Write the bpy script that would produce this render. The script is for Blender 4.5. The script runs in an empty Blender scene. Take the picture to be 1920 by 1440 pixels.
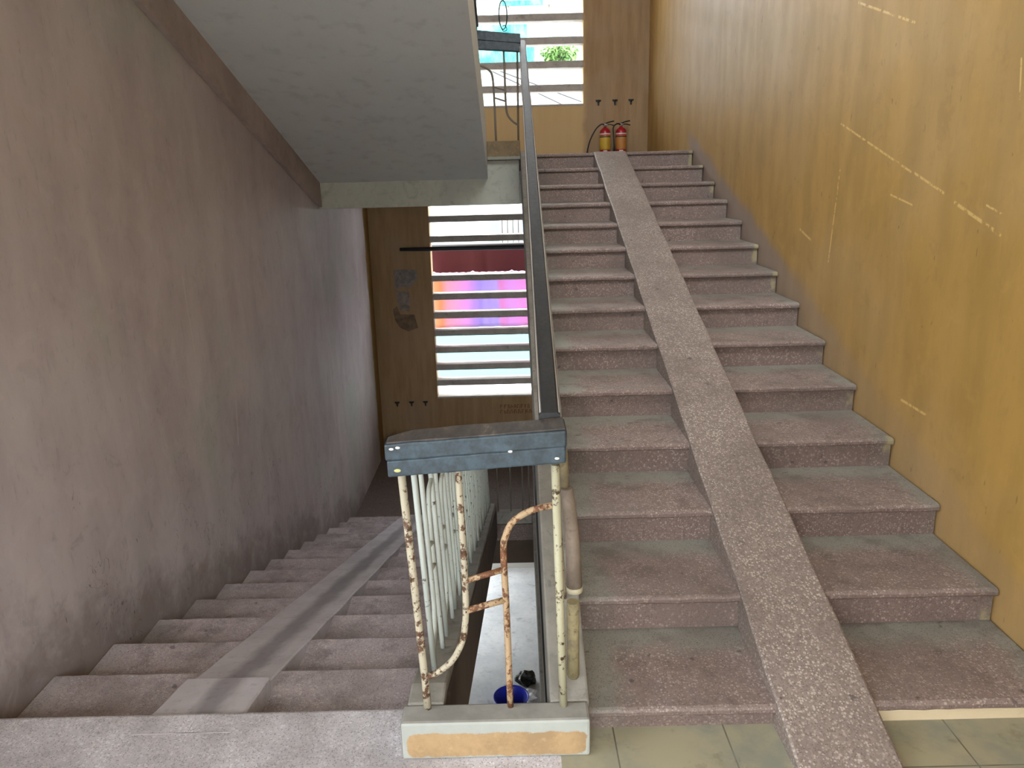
import bpy, bmesh, math, random
from mathutils import Vector, Matrix
random.seed(7)
SC = bpy.context.scene
COL = SC.collection

# ------------------------------------------------------------------ dimensions (metres)
R, T = 0.15, 0.4527            # rise and going
A, R1 = 2.207, 0.0885          # first nosing of the flight going up
B0 = 2.359                     # landing edge of the flight going down
YB = 10.8                      # inner face of the back wall
XL, XR = -1.965, 1.86          # inner faces of the side walls
SL = R / T
ZU = R1 + 13 * R               # upper half landing
ZD = -14 * R                   # lower half landing
ZG = -4.05                     # bottom floor
YN14 = A + 13 * T
def zup(y): return R1 + (y - A) * SL            # nosing line going up
def zdn(y): return -(y - B0) * SL               # nosing line going down
def zup2(y): return 4.1385 + zdn(y)             # the next flight up, on the left
def zdn2(y): return zup(y) - 4.1385             # the lowest flight, under the right one
def skew(y): return 0.009 * (y - 2.2)

# ------------------------------------------------------------------ node helpers
def lin(c):
    return tuple(((x / 255.0) / 12.92 if x <= 10 else ((x / 255.0 + 0.055) / 1.055) ** 2.4) for x in c) + (1.0,)

class G:
    def __init__(s, name):
        s.m = bpy.data.materials.new(name); s.m.use_nodes = True
        s.t = s.m.node_tree; s.b = s.t.nodes['Principled BSDF']
        s._pos = s._obj = s._nrm = None
    def n(s, kind, **kw):
        x = s.t.nodes.new(kind)
        for k, val in kw.items(): setattr(x, k, val)
        return x
    def put(s, sock, val):
        if isinstance(val, bpy.types.NodeSocket): s.t.links.new(val, sock)
        else: sock.default_value = val
    @property
    def pos(s):
        if s._pos is None: s._pos = s.n('ShaderNodeNewGeometry').outputs['Position']
        return s._pos
    @property
    def nrm(s):
        if s._nrm is None: s._nrm = s.n('ShaderNodeNewGeometry').outputs['Normal']
        return s._nrm
    @property
    def obj(s):
        if s._obj is None: s._obj = s.n('ShaderNodeTexCoord').outputs['Object']
        return s._obj
    def m2(s, op, a, b=0.0, c=None):
        x = s.n('ShaderNodeMath', operation=op)
        s.put(x.inputs[0], a); s.put(x.inputs[1], b)
        if c is not None: s.put(x.inputs[2], c)
        return x.outputs[0]
    def vm(s, op, a, b=None, scale=None):
        x = s.n('ShaderNodeVectorMath', operation=op)
        s.put(x.inputs[0], a)
        if b is not None: s.put(x.inputs[1], b)
        if scale is not None: s.put(x.inputs['Scale'], scale)
        return x
    def xyz(s, v):
        x = s.n('ShaderNodeSeparateXYZ'); s.put(x.inputs[0], v)
        return x.outputs
    def scaled(s, v, sc): return s.vm('MULTIPLY', v, sc).outputs[0]
    def noise(s, v, scale, detail=4.0, rough=0.6, dist=0.0):
        x = s.n('ShaderNodeTexNoise')
        s.put(x.inputs['Vector'], v); s.put(x.inputs['Scale'], scale)
        s.put(x.inputs['Detail'], detail); s.put(x.inputs['Roughness'], rough); s.put(x.inputs['Distortion'], dist)
        return x.outputs['Fac']
    def vor(s, v, scale, out='Color', feature='F1'):
        x = s.n('ShaderNodeTexVoronoi', feature=feature)
        s.put(x.inputs['Vector'], v); s.put(x.inputs['Scale'], scale)
        return x.outputs[out]
    def ramp(s, f, stops):
        x = s.n('ShaderNodeValToRGB'); s.put(x.inputs[0], f)
        e = x.color_ramp.elements
        while len(e) < len(stops): e.new(0.5)
        for i, (p, c) in enumerate(stops):
            e[i].position = p
            e[i].color = c if len(c) == 4 else lin(c)
        return x.outputs[0]
    def step(s, f, a, b):
        x = s.n('ShaderNodeMapRange', interpolation_type='SMOOTHSTEP')
        s.put(x.inputs['Value'], f)
        if a <= b:
            x.inputs['From Min'].default_value = a; x.inputs['From Max'].default_value = b
        else:
            x.inputs['From Min'].default_value = b; x.inputs['From Max'].default_value = a
            x.inputs['To Min'].default_value = 1.0; x.inputs['To Max'].default_value = 0.0
        return x.outputs['Result']
    def mix(s, f, a, b, blend='MIX'):
        x = s.n('ShaderNodeMix', data_type='RGBA', blend_type=blend)
        s.put(x.inputs[0], f)
        for i, c in ((6, a), (7, b)):
            s.put(x.inputs[i], c if isinstance(c, bpy.types.NodeSocket) else (lin(c) if len(c) == 3 else c))
        return x.outputs[2]
    def bump(s, h, strength=0.3, dist=0.01):
        x = s.n('ShaderNodeBump')
        s.put(x.inputs['Height'], h); x.inputs['Strength'].default_value = strength; x.inputs['Distance'].default_value = dist
        s.t.links.new(x.outputs[0], s.b.inputs['Normal'])
    def out(s, col, rough=0.7, spec=0.4, metal=0.0):
        s.put(s.b.inputs['Base Color'], col if isinstance(col, bpy.types.NodeSocket) else lin(col))
        s.put(s.b.inputs['Roughness'], rough); s.b.inputs['Specular IOR Level'].default_value = spec
        s.b.inputs['Metallic'].default_value = metal
        return s.m
    def segs(s, p, q, segments):
        """union mask of thin scratches (p, q are the two in-plane coordinates)"""
        cv = s.n('ShaderNodeCombineXYZ'); s.put(cv.inputs[0], p); s.put(cv.inputs[1], q)
        tot = None
        for (ax, ay, bx, by, w) in segments:
            ba = Vector((bx - ax, by - ay, 0))
            pa = s.vm('SUBTRACT', cv.outputs[0], (ax, ay, 0)).outputs[0]
            h = s.m2('DIVIDE', s.vm('DOT_PRODUCT', pa, ba).outputs['Value'], ba.length_squared)
            cl = s.n('ShaderNodeClamp'); s.put(cl.inputs[0], h)
            sc = s.vm('SCALE', ba, scale=cl.outputs[0]).outputs[0]
            d = s.vm('LENGTH', s.vm('SUBTRACT', pa, sc).outputs[0]).outputs['Value']
            mk = s.step(d, w, w * 0.4)
            tot = mk if tot is None else s.m2('MAXIMUM', tot, mk)
        return tot

def terrazzo(name, base, dark, chip, grey, border=0.0, xr=None, dirt=0.55, chips=0.5, back=1, toplift=0.2, topcol=(150, 142, 134), extra=None):
    g = G(name)
    p = g.pos
    c = g.vor(p, 105.0); dist = g.vor(p, 105.0, 'Distance')
    cs = g.n('ShaderNodeSeparateColor'); g.put(cs.inputs[0], c)
    cell = cs.outputs[0]; cell2 = cs.outputs[1]
    big = g.noise(p, 2.2, 5, 0.65)
    mid = g.noise(p, 9.0, 4, 0.6)
    col = g.mix(g.m2('MULTIPLY', cell2, 0.8), base, dark)
    wear = g.step(g.m2('ADD', g.m2('MULTIPLY', mid, 0.6), g.m2('MULTIPLY', big, 0.4)), 0.38, 0.62)
    chipm = g.m2('MULTIPLY', g.m2('MULTIPLY', g.step(cell, 1 - chips, 1 - chips + 0.06), g.step(g.m2('ADD', dist, g.m2('MULTIPLY', cell2, 0.25)), 0.62, 0.42)), g.m2('MULTIPLY_ADD', wear, 0.55, 0.4))
    col = g.mix(chipm, col, chip)
    if border:
        o = g.xyz(g.obj)
        wob = g.m2('MULTIPLY', g.m2('SUBTRACT', g.noise(p, 5.0, 3), 0.5), 0.22)
        yy = g.m2('ADD', o[1], wob)
        mk = g.step(yy, 0.27, 0.42) if back > 0 else g.step(yy, 0.36, 0.50)
        for (x0, x1) in (xr or []):
            lo = g.step(g.m2('ADD', o[0], wob), x0, x0 + 0.10)
            hi = g.step(g.m2('ADD', o[0], wob), x1, x1 - 0.12)
            mk = g.m2('MAXIMUM', mk, g.m2('SUBTRACT', 1.0, lo)) if x0 > -50 else mk
            mk = g.m2('MAXIMUM', mk, g.m2('SUBTRACT', 1.0, hi)) if x1 < 50 else mk
        top = g.step(g.xyz(g.nrm)[2], 0.3, 0.6)
        mk = g.m2('MULTIPLY', mk, g.m2('MULTIPLY_ADD', top, 0.6, 0.3))
        mk = g.m2('MULTIPLY', mk, border)
        col = g.mix(mk, col, grey)
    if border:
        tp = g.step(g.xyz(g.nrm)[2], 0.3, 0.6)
        col = g.mix(tp, g.mix(0.45, col, (98, 83, 75)), g.mix(toplift, col, topcol))  # shading put into the colour: treads lightened, risers darkened by face direction
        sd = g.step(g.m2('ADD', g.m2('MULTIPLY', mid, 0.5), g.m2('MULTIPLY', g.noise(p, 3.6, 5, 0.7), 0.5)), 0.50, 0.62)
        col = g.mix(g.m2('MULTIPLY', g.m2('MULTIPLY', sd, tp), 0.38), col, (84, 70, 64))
    dm = g.step(big, 0.60, 0.36)
    col = g.mix(g.m2('MULTIPLY', dm, dirt), col, (96, 86, 80))
    spot = g.step(g.noise(p, 16.0, 2, 0.5), 0.70, 0.76)
    col = g.mix(g.m2('MULTIPLY', spot, 0.55), col, (52, 46, 46))
    dk = g.vor(p, 170.0, 'Distance'); dkc = g.xyz(g.vor(p, 170.0))[1]
    col = g.mix(g.m2('MULTIPLY', g.m2('MULTIPLY', g.step(dkc, 0.62, 0.68), g.step(dk, 0.5, 0.3)), 0.5), col, (70, 58, 56))
    if extra: col = extra(g, col)
    g.bump(mid, 0.12, 0.006)
    return g.out(col, g.m2('MULTIPLY_ADD', mid, 0.25, 0.45), 0.35)
def cream_riser(g, col):
    w_ = g.xyz(g.pos); o = g.xyz(g.obj)
    m1 = g.m2('MULTIPLY', g.step(w_[0], 1.17, 1.18), g.step(g.m2('ADD', w_[2], g.m2('MULTIPLY', g.m2('SUBTRACT', g.noise(g.pos, 7.0, 3), 0.5), 0.03)), 0.052, 0.044))
    col = g.mix(g.m2('MULTIPLY', m1, 0.9), col, (214, 198, 164))
    m2_ = g.m2('MULTIPLY', g.step(g.m2('ADD', o[0], g.m2('MULTIPLY', g.m2('SUBTRACT', g.noise(g.pos, 12.0, 3), 0.5), 0.05)), 1.808, 1.826), g.step(o[1], 0.06, 0.03))
    return g.mix(g.m2('MULTIPLY', g.m2('MULTIPLY', m2_, g.step(g.noise(g.pos, 5.0, 3), 0.48, 0.58)), 0.6), col, (160, 152, 112))
def red_stain(g, col):
    d = g.vm('LENGTH', g.vm('SUBTRACT', g.pos, (-1.435, 2.50, -0.15)).outputs[0]).outputs['Value']
    d = g.m2('ADD', d, g.m2('MULTIPLY', g.m2('SUBTRACT', g.noise(g.pos, 26.0, 3), 0.5), 0.03))
    return g.mix(g.m2('MULTIPLY', g.step(d, 0.034, 0.022), 0.75), col, (112, 48, 52))

def cement(name, c1, c2, scale=3.0, rough=0.85, stain=None, bump=0.25):
    g = G(name)
    a = g.noise(g.pos, scale, 6, 0.65)
    b = g.noise(g.pos, scale * 9, 4, 0.6)
    col = g.mix(g.step(a, 0.32, 0.68), c1, c2)
    if stain:
        col = g.mix(g.m2('MULTIPLY', g.step(g.noise(g.pos, scale * 2.3, 5, 0.7, 0.6), 0.55, 0.70), 0.75), col, stain)
    col = g.mix(g.m2('MULTIPLY', g.step(b, 0.5, 0.72), 0.14), col, (50, 48, 46))
    g.bump(b, bump, 0.006)
    return g.out(col, rough, 0.3)

def rusty(name, paint, rust, amount):
    g = G(name)
    a = g.noise(g.pos, 22.0, 5, 0.7)
    b = g.noise(g.pos, 70.0, 4, 0.7)
    f = g.step(g.m2('ADD', g.m2('MULTIPLY', a, 0.65), g.m2('MULTIPLY', b, 0.35)), 0.60 - amount, 0.66 - amount)
    c = g.mix(g.noise(g.pos, 5.0, 2), paint, tuple(int(x * 0.88) for x in paint))
    col = g.mix(f, c, g.ramp(b, [(0.3, rust), (0.7, tuple(int(x * 0.45) for x in rust))]))
    g.bump(f, 0.4, 0.002)
    return g.out(col, 0.65, 0.4)

def dark_paint(name, base, worn, amount=0.0, rough=0.42):
    g = G(name)
    a = g.noise(g.scaled(g.pos, (6.0, 1.5, 6.0)), 4.0, 6, 0.7)
    b = g.noise(g.pos, 60.0, 4, 0.7)
    col = g.mix(g.step(a, 0.35, 0.7), base, tuple(min(255, int(x * 1.5)) for x in base))
    f = g.step(g.m2('ADD', g.m2('MULTIPLY', a, 0.6), g.m2('MULTIPLY', b, 0.4)), 0.62 - amount, 0.68 - amount)
    col = g.mix(g.m2('MULTIPLY', f, 0.8), col, worn)
    g.bump(b, 0.2, 0.003)
    return g.out(col, g.m2('MULTIPLY_ADD', b, 0.3, rough - 0.12), 0.5)

def plain(name, c, rough=0.6, spec=0.4, metal=0.0, vary=0.12):
    g = G(name)
    d = tuple(int(x * (1 - vary)) for x in c)
    col = g.mix(g.noise(g.pos, 14.0, 4), c, d)
    return g.out(col, rough, spec, metal)

M = {}
# --- walls
def wall_left_mat():
    g = G('mauve_limewash')
    p = g.pos; y = g.xyz(p)[1]; z = g.xyz(p)[2]
    streak = g.noise(g.scaled(p, (2.6, 2.6, 0.9)), 1.3, 4, 0.55, 0.3)
    fine = g.noise(g.scaled(p, (22.0, 22.0, 6.0)), 1.5, 5, 0.7)
    big = g.noise(p, 0.75, 4, 0.55, 0.4)
    col = g.mix(g.step(streak, 0.25, 0.75), (190, 182, 183), (171, 161, 163))
    col = g.mix(g.m2('MULTIPLY', g.step(big, 0.56, 0.70), 0.7), col, (170, 176, 168))
    col = g.mix(g.m2('MULTIPLY', g.step(g.noise(p, 1.9, 4, 0.6), 0.64, 0.74), 0.35), col, (150, 128, 92))
    # grime that collects in a band just above the steps
    h = g.m2('ADD', z, g.m2('MULTIPLY', g.m2('SUBTRACT', y, B0), SL))
    h2 = g.m2('ADD', h, g.m2('MULTIPLY', g.m2('SUBTRACT', g.noise(p, 2.6, 5, 0.7), 0.5), 0.9))
    col = g.mix(g.m2('MULTIPLY', g.step(h2, 0.42, -0.02), 0.65), col, (104, 92, 86))
    col = g.mix(g.m2('MULTIPLY', g.step(fine, 0.56, 0.72), 0.22), col, (104, 94, 90))
    blot = g.noise(p, 5.5, 6, 0.7, 0.5)
    col = g.mix(g.m2('MULTIPLY', g.step(blot, 0.50, 0.66), 0.20), col, (206, 198, 198))
    col = g.mix(g.m2('MULTIPLY', g.step(blot, 0.44, 0.34), g.m2('MULTIPLY_ADD', g.step(h2, 1.5, 0.2), 0.16, 0.12)), col, (112, 100, 98))
    hair = g.step(g.m2('ABSOLUTE', g.m2('SUBTRACT', g.noise(g.scaled(p, (3.0, 3.0, 1.6)), 2.4, 3, 0.6, 1.2), 0.5)), 0.0065, 0.0025)
    hair = g.m2('MULTIPLY', hair, g.step(g.noise(p, 2.0, 2), 0.52, 0.60))
    col = g.mix(g.m2('MULTIPLY', g.m2('MULTIPLY', hair, g.step(h2, 1.5, 0.5)), 0.6), col, (72, 62, 60))
    # dark hairline flecks
    fl = g.step(g.noise(g.scaled(p, (30.0, 30.0, 9.0)), 1.0, 3, 0.6), 0.71, 0.75)
    col = g.mix(g.m2('MULTIPLY', g.m2('MULTIPLY', fl, g.m2('MULTIPLY_ADD', g.step(h2, 1.7, 0.3), 0.6, 0.4)), 0.75), col, (58, 48, 46))
    sc = g.segs(y, z, [(7.9, 1.0, 8.0, -0.75, 0.02), (5.2, 0.35, 5.15, 0.05, 0.016), (6.6, 0.52, 6.45, 0.46, 0.014), (4.6, 1.3, 4.63, 0.8, 0.01)])
    col = g.mix(g.m2('MULTIPLY', sc, 0.45), col, (205, 195, 190))
    # the ochre of the back wall carried round the corner
    yy = g.m2('ADD', y, g.m2('MULTIPLY', g.m2('SUBTRACT', g.noise(p, 6.0, 3), 0.5), 0.16))
    col = g.mix(g.step(yy, 10.42, 10.50), col, (140, 112, 62))
    g.bump(g.m2('ADD', streak, g.m2('MULTIPLY', fine, 0.4)), 0.12, 0.010)
    return g.out(col, 0.62, 0.35)
M['wall_left'] = wall_left_mat()

def wall_right_mat():
    g = G('ochre_gloss_paint')
    p = g.pos; y = g.xyz(p)[1]; z = g.xyz(p)[2]
    streak = g.noise(g.scaled(p, (3.0, 3.0, 0.9)), 1.6, 5, 0.55)
    big = g.noise(p, 0.9, 4, 0.55, 0.3)
    fine = g.noise(g.scaled(p, (30.0, 30.0, 5.0)), 1.6, 5, 0.7)
    col = g.mix(g.step(streak, 0.3, 0.7), (176, 140, 74), (160, 127, 66))
    col = g.mix(g.m2('MULTIPLY', g.step(big, 0.45, 0.7), 0.4), col, (180, 152, 108))
    col = g.mix(g.m2('MULTIPLY', g.step(fine, 0.56, 0.75), 0.22), col, (128, 100, 56))
    blot = g.noise(p, 6.0, 6, 0.7, 0.4)
    col = g.mix(g.m2('MULTIPLY', g.step(blot, 0.52, 0.68), 0.22), col, (196, 158, 92))
    col = g.mix(g.m2('MULTIPLY', g.step(blot, 0.44, 0.32), 0.24), col, (132, 102, 58))
    fl = g.step(g.noise(g.scaled(p, (24.0, 24.0, 12.0)), 1.0, 2, 0.5), 0.72, 0.76)
    col = g.mix(g.m2('MULTIPLY', fl, 0.45), col, (96, 72, 42))
    # grey limewash skirt that follows the steps
    h = g.m2('SUBTRACT', z, g.m2('MULTIPLY_ADD', g.m2('SUBTRACT', y, A), SL, R1))
    wob = g.m2('MULTIPLY', g.m2('SUBTRACT', g.noise(p, 3.2, 5, 0.65), 0.5), 0.20)
    sk = g.m2('MULTIPLY', g.step(g.m2('ADD', h, wob), 0.17, 0.05), g.step(y, 8.5, 8.1))
    col = g.mix(g.m2('MULTIPLY', sk, g.m2('MULTIPLY_ADD', g.step(y, 3.6, 6.0), 0.65, 0.2)), col, (142, 128, 122))
    sc = g.segs(y, z, [(4.526, 2.065, 3.693, 1.801, 0.0075), (3.657, 1.794, 3.392, 1.711, 0.008), (3.301, 1.674, 2.968, 1.566, 0.010),
                       (4.488, 1.812, 4.547, 1.298, 0.010), (3.553, 0.74, 3.33, 0.736, 0.009), (3.866, 1.694, 3.64, 1.651, 0.006),
                       (3.077, 1.671, 2.969, 1.641, 0.006), (4.427, 2.664, 3.802, 2.457, 0.008), (2.985, 2.191, 2.963, 2.053, 0.006),
                       (5.034, 1.452, 4.841, 1.399, 0.010)])
    brk = g.step(g.noise(p, 34.0, 3, 0.6), 0.40, 0.52)
    col = g.mix(g.m2('MULTIPLY', g.m2('MULTIPLY', sc, brk), 0.8), col, (222, 190, 122))
    g.bump(g.m2('ADD', streak, g.m2('MULTIPLY', fine, 0.4)), 0.12, 0.010)
    return g.out(col, g.m2('MULTIPLY_ADD', streak, 0.25, 0.32), 0.5)
M['wall_right'] = wall_right_mat()

def wall_back_mat():
    g = G('ochre_flat_paint')
    p = g.pos; z = g.xyz(p)[2]
    streak = g.noise(g.scaled(p, (5.0, 5.0, 0.6)), 2.2, 6, 0.6)
    big = g.noise(p, 1.1, 4, 0.55, 0.3)
    col = g.mix(g.step(streak, 0.3, 0.7), (164, 137, 103), (146, 119, 86))
    col = g.mix(g.m2('MULTIPLY', g.step(big, 0.48, 0.66), 0.5), col, (160, 138, 114))
    x2 = g.m2('ADD', g.xyz(p)[0], g.m2('MULTIPLY', g.m2('SUBTRACT', g.noise(p, 3.0, 4), 0.5), 0.12))
    sp = g.m2('MULTIPLY', g.step(x2, 1.06, 0.96), g.step(z, 1.9, 2.0))
    col = g.mix(g.m2('MULTIPLY', sp, 0.7), col, (206, 176, 124))
    z2 = g.m2('ADD', z, g.m2('MULTIPLY', g.m2('SUBTRACT', g.noise(p, 4.0, 4), 0.5), 0.25))
    low = g.m2('MULTIPLY', g.step(z2, -1.72, -1.92), g.step(z2, -2.3, -2.1))
    col = g.mix(g.m2('MULTIPLY', low, 0.8), col, (70, 58, 50))
    col = g.mix(g.step(z, -2.25, -2.3), col, (150, 148, 142))          # ground storey: grey render
    col = g.mix(g.m2('MULTIPLY', g.step(g.m2('ABSOLUTE', g.m2('ADD', z, 3.575)), 0.022, 0.012), 1.0), col, (60, 60, 60))
    g.bump(streak, 0.2, 0.012)
    return g.out(col, 0.7, 0.3)
M['wall_back'] = wall_back_mat()

M['soffit'] = cement('grey_green_whitewash', (206, 211, 212), (199, 204, 206), 0.8, 0.8, None, 0.03)
M['band'] = cement('mauve_band', (176, 162, 157), (158, 145, 140), 1.5, 0.8)
M['beam'] = cement('pale_grey_beam', (190, 192, 180), (176, 179, 170), 2.0, 0.8, (150, 150, 142))
M['ceiling'] = cement('ceiling_whitewash', (190, 188, 178), (176, 174, 166), 1.2, 0.9)
STEP_XR = [(0.235, 0.84), (1.05, 1.83)]
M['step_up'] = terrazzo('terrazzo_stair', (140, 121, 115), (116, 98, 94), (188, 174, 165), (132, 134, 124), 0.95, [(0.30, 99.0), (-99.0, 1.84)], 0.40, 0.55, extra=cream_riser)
M['step_down'] = terrazzo('terrazzo_stair_worn', (170, 153, 153), (144, 126, 127), (212, 203, 200), (168, 166, 162), 0.7, [(-1.93, 99.0)], 0.45, 0.55, toplift=0.5, topcol=(194, 187, 190), extra=red_stain)  # stronger tread lift here paints in the window light
M['landing'] = terrazzo('terrazzo_landing', (198, 195, 198), (182, 177, 180), (218, 215, 218), (150, 150, 148), 0.0, None, 0.40, 0.5)
M['ramp_up'] = terrazzo('terrazzo_ramp', (142, 130, 123), (118, 105, 99), (184, 173, 163), (130, 128, 118), 0.0, None, 0.35, 0.62)

def ramp_down_mat():
    g = G('cement_ramp')
    p = g.pos; x = g.xyz(p)[0]
    a = g.noise(p, 4.0, 6, 0.65); b = g.noise(p, 30.0, 4, 0.6)
    col = g.mix(g.step(a, 0.3, 0.7), (200, 196, 200), (184, 179, 183))
    xx = g.m2('ADD', x, g.m2('MULTIPLY', g.m2('SUBTRACT', g.noise(g.scaled(p, (3, 1, 1)), 2.5, 4), 0.5), 0.10))
    tyre = g.step(g.m2('ABSOLUTE', g.m2('ADD', xx, 1.15)), 0.085, 0.02)
    col = g.mix(g.m2('MULTIPLY', tyre, 0.6), col, (104, 98, 104))
    col = g.mix(g.m2('MULTIPLY', g.step(b, 0.55, 0.7), 0.2), col, (70, 66, 66))
    g.bump(b, 0.2, 0.005)
    return g.out(col, 0.75, 0.3)
M['ramp_down'] = ramp_down_mat()

def tile_mat():
    g = G('old_cement_tile')
    o = g.obj
    br = g.n('ShaderNodeTexBrick', offset=0.0, squash=1.0)
    g.put(br.inputs['Vector'], o); br.inputs['Scale'].default_value = 1.0
    br.inputs['Brick Width'].default_value = 0.375; br.inputs['Row Height'].default_value = 0.375
    br.inputs['Mortar Size'].default_value = 0.003; br.inputs['Mortar Smooth'].default_value = 0.3
    br.inputs['Color1'].default_value = lin((156, 149, 124)); br.inputs['Color2'].default_value = lin((147, 144, 124))
    br.inputs['Mortar'].default_value = lin((92, 86, 70))
    big = g.noise(g.pos, 3.5, 5, 0.65)
    col = g.mix(g.m2('MULTIPLY', g.step(big, 0.40, 0.66), 0.75), br.outputs['Color'], (122, 126, 118))
    col = g.mix(g.m2('MULTIPLY', g.step(g.noise(g.pos, 9.0, 5, 0.7), 0.56, 0.7), 0.35), col, (86, 82, 70))
    g.bump(br.outputs['Fac'], -0.2, 0.003)
    return g.out(col, 0.5, 0.4)
M['tile'] = tile_mat()

M['kerb'] = cement('grey_kerb_cement', (146, 143, 136), (124, 121, 114), 4.0, 0.85, (98, 94, 88))
M['well_face'] = cement('brown_stringer_paint', (74, 62, 52), (60, 50, 42), 2.0, 0.8)
M['lower_floor'] = cement('pale_screed', (206, 208, 208), (186, 190, 192), 2.2, 0.5, (150, 152, 150), 0.1)
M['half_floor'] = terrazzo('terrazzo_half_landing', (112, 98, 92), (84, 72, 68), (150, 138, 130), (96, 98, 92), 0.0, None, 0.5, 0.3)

def kerb_block_mat(name, x0, x1, z0, z1, paint, ground):
    g = G(name)
    o = g.xyz(g.pos)
    cx, cz, hx, hz = (x0 + x1) / 2, (z0 + z1) / 2, (x1 - x0) / 2, (z1 - z0) / 2
    ax = g.m2('MAXIMUM', g.m2('SUBTRACT', g.m2('ABSOLUTE', g.m2('SUBTRACT', o[0], cx)), hx - 0.03), 0.0)
    az = g.m2('MAXIMUM', g.m2('SUBTRACT', g.m2('ABSOLUTE', g.m2('SUBTRACT', o[2], cz)), hz - 0.03), 0.0)
    d = g.m2('SQRT', g.m2('ADD', g.m2('MULTIPLY', ax, ax), g.m2('MULTIPLY', az, az)))
    d = g.m2('ADD', d, g.m2('MULTIPLY', g.m2('SUBTRACT', g.noise(g.pos, 26.0, 4, 0.7), 0.5), 0.028))
    fr = g.step(g.xyz(g.nrm)[1], -0.5, -0.8)
    a = g.noise(g.pos, 6.0, 5, 0.65); b = g.noise(g.pos, 40.0, 4, 0.6)
    gr = g.mix(g.step(a, 0.3, 0.7), ground, tuple(int(x * 0.86) for x in ground))
    gr = g.mix(g.m2('MULTIPLY', fr, 0.5), gr, (180, 188, 180))
    pt = g.mix(g.step(g.noise(g.pos, 9.0, 5, 0.7), 0.35, 0.65), paint, tuple(min(255, int(x * 1.14)) for x in paint))
    pt = g.mix(g.m2('MULTIPLY', g.step(b, 0.56, 0.72), 0.3), pt, (190, 168, 126))
    col = g.mix(g.m2('MULTIPLY', fr, g.step(d, 0.032, 0.026)), gr, pt)
    g.bump(b, 0.25, 0.004)
    return g.out(col, 0.8, 0.3)
M['block_near'] = kerb_block_mat('kerb_with_ochre_patch', -0.378, 0.205, 0.008, 0.098, (148, 124, 92), (146, 144, 138))
M['block_far'] = kerb_block_mat('far_kerb_ochre', -0.40, 0.30, 2.02, 2.19, (120, 106, 84), (130, 126, 116))
M['bar_rust'] = rusty('flaking_cream_paint', (180, 172, 150), (112, 78, 54), 0.09)
M['bar_orange'] = rusty('rusted_iron', (176, 150, 116), (140, 92, 60), 0.13)
M['bar_white'] = rusty('pale_green_white_paint', (184, 191, 184), (100, 82, 66), 0.02)
M['bar_yellow'] = rusty('yellowed_paint', (178, 174, 146), (104, 80, 58), 0.085)
M['bar_dark'] = rusty('grey_iron', (120, 112, 100), (90, 66, 48), 0.0)
M['rail'] = dark_paint('black_rail_paint', (30, 31, 32), (104, 99, 94), -0.03, 0.5)
M['rail_blue'] = dark_paint('blue_grey_board_paint', (41, 52, 59), (116, 118, 116), -0.02, 0.5)
M['rail_top'] = dark_paint('worn_brown_board', (60, 54, 50), (128, 112, 94), 0.05, 0.6)
M['worn_edge'] = plain('bare_wood_edge', (170, 164, 156), 0.6)
M['slat'] = cement('louvre_concrete', (182, 177, 171), (164, 159, 153), 5.0, 0.85, (140, 134, 126))
M['white_dot'] = plain('white_paint', (226, 226, 220), 0.5)

# ------------------------------------------------------------------ mesh helpers
def box(bm, x0, x1, y0, y1, z0, z1):
    v = [bm.verts.new((x, y, z)) for x in (x0, x1) for y in (y0, y1) for z in (z0, z1)]
    for f in ((0, 1, 3, 2), (4, 6, 7, 5), (0, 4, 5, 1), (2, 3, 7, 6), (0, 2, 6, 4), (1, 5, 7, 3)):
        bm.faces.new([v[i] for i in f])
    return v
def prism_x(bm, poly, xa, xb, segs=1, jit=None):
    """polygon in (y, z) pushed along x; xa / xb may be functions of y"""
    fa = xa if callable(xa) else (lambda y: xa)
    fb = xb if callable(xb) else (lambda y: xb)
    rings = []
    for i in range(segs + 1):
        t = i / segs
        ring = []
        for k, (y, z) in enumerate(poly):
            x = fa(y) * (1 - t) + fb(y) * t
            dy = dz = 0.0
            if jit: dy, dz = jit(k, x)
            ring.append(bm.verts.new((x, y + dy, z + dz)))
        rings.append(ring)
    n = len(poly)
    for a, b in zip(rings, rings[1:]):
        for k in range(n):
            bm.faces.new((a[k], a[(k + 1) % n], b[(k + 1) % n], b[k]))
    bm.faces.new(list(reversed(rings[0]))); bm.faces.new(rings[-1])
def tube(bm, pts, r, n=8, r2=None, cap=True):
    pts = [Vector(p) for p in pts]
    rings = []; up = None
    for i, p in enumerate(pts):
        a = pts[max(0, i - 1)]; b = pts[min(len(pts) - 1, i + 1)]
        d = (b - a).normalized()
        if up is None:
            up = d.cross(Vector((0, 1, 0)) if abs(d.y) < 0.9 else Vector((1, 0, 0))).normalized()
        else:
            up = (up - d * up.dot(d)).normalized()
        w = d.cross(up)
        rr = r if r2 is None else r + (r2 - r) * i / (len(pts) - 1)
        rings.append([bm.verts.new(p + (up * math.cos(2 * math.pi * k / n) + w * math.sin(2 * math.pi * k / n)) * rr) for k in range(n)])
    for a, b in zip(rings, rings[1:]):
        for k in range(n):
            f = bm.faces.new((a[k], a[(k + 1) % n], b[(k + 1) % n], b[k])); f.smooth = True
    if cap:
        bm.faces.new(list(reversed(rings[0]))); bm.faces.new(rings[-1])
def lathe(bm, prof, c, n=24, smooth=True):
    rings = []
    for (r, z) in prof:
        rings.append([bm.verts.new((c[0] + r * math.cos(2 * math.pi * k / n), c[1] + r * math.sin(2 * math.pi * k / n), c[2] + z)) for k in range(n)])
    for a, b in zip(rings, rings[1:]):
        for k in range(n):
            f = bm.faces.new((a[k], a[(k + 1) % n], b[(k + 1) % n], b[k])); f.smooth = smooth
    bm.faces.new(list(reversed(rings[0]))); bm.faces.new(rings[-1])
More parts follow.
